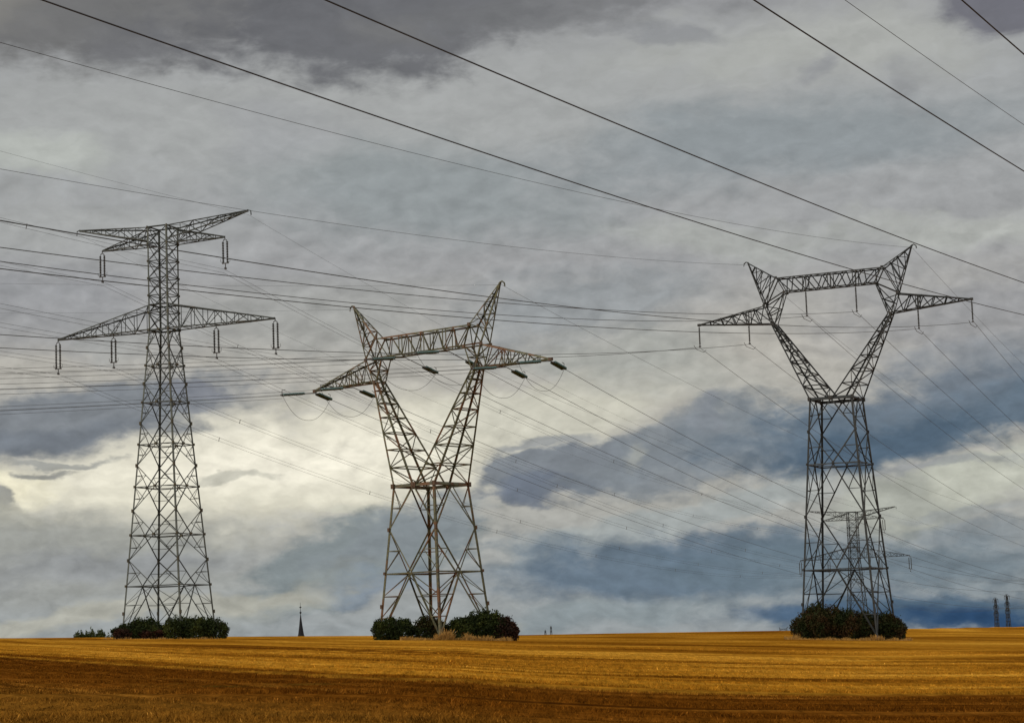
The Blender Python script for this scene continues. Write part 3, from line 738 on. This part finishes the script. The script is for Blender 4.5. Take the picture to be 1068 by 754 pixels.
for s, lab in ((1, 'thin earth wire on the taller looking right peak of the middle pylon'), (-1, 'thin earth wire on the left peak of the middle pylon')):
    ax, ay = arm2(s*10.6); A = (ax, ay, 36.6)
    Ls = cable_pts(A, PHL, -.09, .00018, 0, 300, 60)[::-1][:-1]; Rs = cable_pts(A, .4276, -.1029, .0001635, 0, 480)
    m = MB(); m.tube(Ls+Rs, [.008]*len(Ls)+[.014]*len(Rs), 5); o = m.build('earth_wire', M['cable'], None, True); tag(o, lab, 'earth wire', 'earth wires of the middle pylon')

# ------------------------------------------------------------------ shrubs
def leaf_mat(name, cols, scale=.5):
    m, t, b = mat(name); g = t.new('ShaderNodeNewGeometry').outputs['Position']
    n = t.noise(g, scale, 4, .6); n2 = t.noise(g, 6., 3, .7)
    f = t.math('ADD', t.math('MULTIPLY', n, .65), t.math('MULTIPLY', n2, .35))
    t.put(b.inputs['Base Color'], t.ramp(f, cols)); b.inputs['Roughness'].default_value = .75; b.inputs['Specular IOR Level'].default_value = .08
    return m
g_ = lambda r, g, b: (r, g, b, 1)
M['leaf_green'] = leaf_mat('hawthorn leaves', [(.36, g_(.008,.012,.003)), (.5, g_(.018,.026,.006)), (.64, g_(.05,.056,.010))])
M['leaf_mixed'] = leaf_mat('turning leaves', [(.38, g_(.008,.012,.003)), (.49, g_(.018,.024,.006)), (.56, g_(.034,.020,.007)), (.66, g_(.05,.024,.010))])
M['leaf_red'] = leaf_mat('reddish leaves', [(.38, g_(.010,.007,.004)), (.5, g_(.026,.012,.007)), (.62, g_(.05,.02,.011))])
M['leaf_far'] = leaf_mat('far leaves', [(.38, g_(.02,.03,.008)), (.62, g_(.05,.06,.018))], 1.)
m_tuft, t, b = mat('dry grass'); at = t.new('ShaderNodeAttribute', attribute_name='tone')
t.put(b.inputs['Base Color'], t.mix(1., (.33,.19,.04,1), at.outputs['Color'], 'MULTIPLY')); b.inputs['Roughness'].default_value = .8

def leaves(lobes, n, size, seed):
    """leaf faces spread through lobes (cx, cy, rx, ry, h, z0), denser near the outside, with an uneven outline"""
    rng = np.random.RandomState(seed); vol = np.array([l[2]*l[3]*l[4] for l in lobes]); vol = vol+.25; pr = vol/vol.sum()
    k = rng.choice(len(lobes), n, p=pr); L = np.array(lobes)[k]
    d = rng.randn(n, 3); d /= np.linalg.norm(d, axis=1)[:, None]; d[:, 2] = np.where(d[:, 2] < -.15, -d[:, 2]*.7, d[:, 2])
    r = rng.rand(n)**.22
    # clumps: radius modulated by direction
    ph = rng.rand(len(lobes), 8)*6.28
    P8 = ph[k]; th = np.arctan2(d[:, 1], d[:, 0])
    bump = 1 + .10*np.sin(3*th+P8[:, 0]) + .09*np.sin(5*d[:, 2]*3+P8[:, 1]+2*th) + .07*np.sin(11*th+P8[:, 2]+7*d[:, 2]) + .05*np.sin(23*th+P8[:, 3]+15*d[:, 2])
    stray = np.where(rng.rand(n) > .97, 1+.12*rng.rand(n), 1.)
    p = np.empty((n, 3)); rr = r*bump*stray
    p[:, 0] = L[:, 0]+d[:, 0]*L[:, 2]*rr; p[:, 1] = L[:, 1]+d[:, 1]*L[:, 3]*rr
    zc = L[:, 4]*.42; p[:, 2] = L[:, 5]+zc+d[:, 2]*(L[:, 4]-zc)*rr
    low = d[:, 2] < 0; p[low, 2] = L[low, 5]+zc[low]+d[low, 2]*zc[low]*rr[low]*5.5
    sk = rng.rand(n) < .42                                     # skirt: foliage down to the ground
    q = (.55+.45*rng.rand(n)**.5)*bump; hz = rng.rand(n)*zc*1.15; fl = .80+.2*np.clip(hz/zc, 0, 1)
    p[sk, 0] = (L[:, 0]+np.cos(th)*L[:, 2]*q*fl)[sk]; p[sk, 1] = (L[:, 1]+np.sin(th)*L[:, 3]*q*fl)[sk]; p[sk, 2] = (L[:, 5]+hz)[sk]
    p[:, 2] = np.maximum(p[:, 2], L[:, 5]+.02+rng.rand(n)*.15)
    u = rng.randn(n, 3); u /= np.linalg.norm(u, axis=1)[:, None]; v = np.cross(u, rng.randn(n, 3)); v /= np.linalg.norm(v, axis=1)[:, None]
    s = size*(.6+.8*rng.rand(n))[:, None]
    V = np.stack([p-u*s*.6, p+v*s*.35, p+u*s*.6, p-v*s*.35], 1)
    return V.reshape(-1, 3)
def quads(name, V, mt, parent):
    n = len(V)//4; me = D.meshes.new(name); me.vertices.add(4*n); me.vertices.foreach_set('co', V.reshape(-1))
    me.loops.add(4*n); me.loops.foreach_set('vertex_index', np.arange(4*n)); me.polygons.add(n)
    me.polygons.foreach_set('loop_start', np.arange(n)*4); me.polygons.foreach_set('loop_total', np.full(n, 4))
    me.update(calc_edges=True); me.materials.append(mt); return link(name, me, parent)
def stems(lobes, k, seed, root, reach=.8):
    rng = random.Random(seed); m = MB()
    for l in lobes:
        for i in range(k):
            a = rng.uniform(0, 6.28); q = rng.uniform(.3, reach); x0, y0 = l[0]+rng.uniform(-.3, .3)*l[2], l[1]+rng.uniform(-.3, .3)*l[3]
            x1, y1 = l[0]+math.cos(a)*l[2]*q, l[1]+math.sin(a)*l[3]*q; h = l[4]*rng.uniform(.6, .95)
            m.tube([(x0, y0, l[5]-.4), (lerp(x0, x1, .3), lerp(y0, y1, .3), l[5]+h*.45), (x1, y1, l[5]+h)], [.07, .05, .02], 5)
    m.build('stem', M['bark'], root)
def shrub(name, label, group, X, Y, lobes, n, size, mt, seed, cat='shrub', lift=0.):
    """lobes in metres about (X, Y): dx, dy, rx, ry, height"""
    zb = gz(X, Y); root = empty(name, (X, Y, zb)); tag(root, label, cat, group)
    L = [(dx, dy, rx, ry, h, gz(X+dx, Y+dy)-zb) for dx, dy, rx, ry, h in lobes]
    rg = random.Random(seed*7+1); main = list(L)
    if not lift:
        for (dx, dy, rx, ry, h, z0) in main:                       # sprigs breaking the outline
            for _ in range(9):
                a = rg.uniform(0, 6.283); q = rg.uniform(.2, .95); r_ = rg.uniform(.22, .5); top_ = h*math.sqrt(max(.05, 1-(q*.85)**2))*rg.uniform(.92, 1.17)
                L.append((dx+math.cos(a)*rx*q, dy+math.sin(a)*ry*q, r_, r_, max(.5, top_*.45), z0+top_*.55))
    n = int(n*1.25); LF = [(a, b, c, d, h-lift, z+lift) for a, b, c, d, h, z in L]
    quads('foliage', leaves(LF, n, size, seed), mt, root); stems(main, 9, seed, root, 1.0)
    return root
GS = 'shrubs around the pylon feet'
# tall pylon: two shrubs
shrub('shrub', 'round green shrub at the left foot of the tallest pylon, reddish low down', GS, -46.9, 265.5, [(-1.6,0,1.7,2.2,1.75),(.5,.5,2.1,2.4,2.5),(2.1,-.3,1.3,2.,1.8)], 11000, .2, M['leaf_green'], 3)
shrub('shrub', 'low red-leaved shrub in front of the tallest pylon\'s left shrub', GS, -48.6, 263.6, [(0,0,1.1,1.,1.3),(3.6,.2,1.6,.9,1.2)], 3200, .18, M['leaf_red'], 4)
shrub('shrub', 'dark double-domed shrub at the right foot of the tallest pylon', GS, -40.0, 264.0, [(-1.9,.6,1.9,2.4,2.65),(.6,0,2.0,2.2,2.6),(2.6,0,1.8,2.0,2.4)], 15000, .2, M['leaf_green'], 5)
# middle pylon: five shrubs
shrub('shrub', 'rounded shrub with yellow green top, leftmost at the middle pylon', GS, -13.4, 226.5, [(-.7,0,1.45,1.8,2.4),(.9,0,1.3,1.7,2.2)], 9000, .18, M['leaf_green'], 6)
shrub('shrub', 'dark round shrub, second from the left at the middle pylon', GS, -9.6, 227.0, [(-.3,0,1.5,1.8,2.5),(1.0,.2,1.0,1.5,2.1)], 8000, .18, M['leaf_mixed'], 7)
shrub('shrub', 'low dark shrub just right of the pale near leg of the middle pylon', GS, -6.2, 227.0, [(-.4,0,1.1,1.5,2.3),(.8,0,1.2,1.5,2.5)], 7500, .18, M['leaf_green'], 8)
shrub('shrub', 'biggest darkest shrub at the middle pylon, domed above its neighbours', GS, -3.6, 227.2, [(-.5,0,1.6,2.0,3.2),(.8,0,1.3,1.8,3.0)], 11000, .18, M['leaf_green'], 9)
shrub('shrub', 'reddish shrub at the right end of the middle pylon\'s group', GS, -1.6, 227.0, [(-.2,0,1.3,1.5,2.5),(.4,.1,.95,1.3,2.0)], 7000, .18, M['leaf_red'], 10)
# right pylon: long hedge
hg = shrub('hedge', 'long dark hedge filling the feet of the right pylon, green top and red-brown sides', None, 43.3, 287.5,
      [(-5.9,0,1.6,2.6,3.3),(-4.2,0,2.1,3.,4.6),(-2.0,.3,2.1,3.,4.5),(.2,0,2.2,3.,4.0),(2.6,0,2.1,3.,3.8),(4.8,0,2.,2.8,3.6),(6.3,-.2,1.3,2.2,3.1)], 42000, .21, M['leaf_mixed'], 11, 'hedge')
# distant saplings beyond the crest
labs = ['dull green bushy tree top, leftmost on the skyline row', 'tree top second from the left on the skyline row', 'small narrow tree top in the skyline row, left of the two taller', 'tall round tree top in the skyline row, left of the tallest', 'tallest darkest tree top of the skyline row', 'lowest tree top, at the right end of the skyline row']
for i, (px, y, r) in enumerate(((72, 659.3, 1.0), (76, 659.5, .9), (81.5, 659.0, .8), (86.5, 657, 1.0), (95, 656.5, 1.3), (104.5, 661.5, 1.5))):
    Y_ = 560.; X_ = Y_*math.tan((px-534)*.0004457 + .0036); top = (680.0-(px-90)*.037-y)*Y_/2244; h = top - gz(X_, Y_)
    shrub('tree', labs[i], 'far trees on the skyline left of the pylons', X_, Y_, [(0,0,r,r,h),(r*.6,.2,r*.7,r*.7,h-.8),(-r*.6,0,r*.7,r*.7,h-1.1)], 2600, .4, M['leaf_far'], 20+i, 'tree', h-6.)
# dry grass round the shrubs
tx, ty, th_ = [], [], []
def tuft_area(x0, x1, y, dy, n, h):
    for _ in range(n):
        c = random.random(); tx.append(random.uniform(x0, x1)); ty.append(y+random.uniform(-dy, dy)); th_.append(h*random.uniform(.4, 1.)*(.7+.5*math.sin(tx[-1]*2.1+1.7*math.sin(tx[-1]*.9))*random.random()))
tuft_area(-12.6, -1.0, 224.8, .7, 2200, .5); tuft_area(-8.3, -7.0, 224.3, .5, 500, 1.1); tuft_area(-5.8, -3.0, 224.2, .5, 700, .95)
tuft_area(-8.9, -7.8, 222.7, .3, 420, 1.15); tuft_area(45.7, 46.9, 283.2, .3, 160, .8)
tuft_area(35.5, 51.0, 283.9, .7, 1700, .5); tuft_area(46.4, 47.4, 283.6, .5, 160, .8); tuft_area(34.6, 36.2, 285, 1.0, 260, .8); tuft_area(-50.5, -36.5, 262, .8, 500, .3)
tx, ty, th_ = map(np.array, (tx, ty, th_)); tn = np.random.rand(len(tx), 1)*.9+.45; tone = np.concatenate([tn*1.05, tn*.95, tn*.8], 1)
o = blades('dry_grass', tx, ty, th_, .045, .35, m_tuft, tone); tag(o, 'pale dry grass standing along the feet of the shrubs', 'dry grass', kind='stuff')

# ------------------------------------------------------------------ far things on the skyline
SX, SY = -162.8, 1600.; sz = gz(SX, SY)
ch = empty('church_spire', (SX, SY, sz), .3); tag(ch, 'dark slate church spire with cross, poking over the crest between two pylons', 'church spire')
m = MB(); top0 = 4.6 - sz; m.box((0, 0, top0/2), (5.4, 5.4, top0)); tower = m.build('belfry', M['stone'], ch)
m = MB()
def ring(r, z_, n=8): return [(r*math.cos(6.2832*(k+.5)/n), r*math.sin(6.2832*(k+.5)/n), z_) for k in range(n)]
prof = [(3.7, top0), (2.9, top0+.9), (2.2, top0+2.4), (1.25, top0+9.), (.16, top0+18.)]
vs = [q for r_, z_ in prof for q in ring(r_, z_)]
m.add(vs, [(i*8+k, i*8+(k+1) % 8, (i+1)*8+(k+1) % 8, (i+1)*8+k) for i in range(4) for k in range(8)] + [tuple(range(8))[::-1]])
m.build('spire_roof', M['slate'], ch)
m = MB(); zt = top0+18.; m.tube([(0,0,zt-.3),(0,0,zt+.5),(0,0,zt+1.0),(0,0,zt+1.4)], [.2,.75,.75,.2], 8); m.tube([(0,0,zt),(0,0,zt+8.2)], [.22,.1], 6)
m.box((0, 0, zt+4.6), (2.0, .25, .3)); m.tube([(0,0,zt+4.1),(0,0,zt+4.6),(0,0,zt+5.2)], [.3,.7,.3], 8); m.build('cross', M['slate'], ch)
m = MB(); m.box((-8.5, 0, (top0-9)/2), (12, 8, top0-9)); m.build('nave', M['stone'], ch)

def far_mast(X, Y, top, label, wb=4.4, wt=1.2):
    zb = gz(X, Y); H = top-zb; root = empty('distant_pylon', (X, Y, zb), .2); tag(root, label, 'pylon', 'tiny pylons on the horizon')
    m = MB(); truss(m, sq(wb/2, 0), sq(wt/2, H*.97), 9, .32, .17, x=True, taper=1.2); m.build('mast', M['steel_dark'], root)
    for s, q in ((1, .97), (1, .86), (1, .75)):
        m = MB()
        for sy in (-1, 1):
            m.bar((0, sy*wt/2, H*q), (0, sy*4.2, H*q), .26); m.bar((0, sy*wt/2, H*q+1.4), (0, sy*4.2, H*q), .2); m.tube([(0, sy*4.1, H*q), (0, sy*4.1, H*q-2.4)], .16, 5)
        m.build('crossarm', M['steel_dark'], root)
    m = MB(); m.tube([(0, 0, H*.95), (0, 0, H)], .3, 6); m.build('peak', M['steel_dark'], root)
far_mast(328.9, 1500, 14.6, 'tiny distant pylon on the right horizon, left and shorter one of the close pair')
far_mast(336.9, 1500, 16.6, 'tiny distant pylon on the right horizon, right and taller one of the close pair')
far_mast(33.0, 3000, 7.5, 'speck of a pylon on the horizon right of the middle pylon, left shorter one', 5, 2.0)
far_mast(41.0, 3000, 13.0, 'speck of a pylon on the horizon right of the middle pylon, right taller one', 5, 2.0)
tf = copy_tree(t3); X_, Y_ = 3600*math.tan(R(6.885)), 3600.; tf.location = (X_, Y_, gz(X_, Y_)); tf.rotation_euler = (0, 0, -1.03); tf.scale = (1, 1, 1)
tag(tf, 'tiny far V-headed pylon barely above the horizon, left of the long hedge', 'pylon', 'tiny pylons on the horizon')
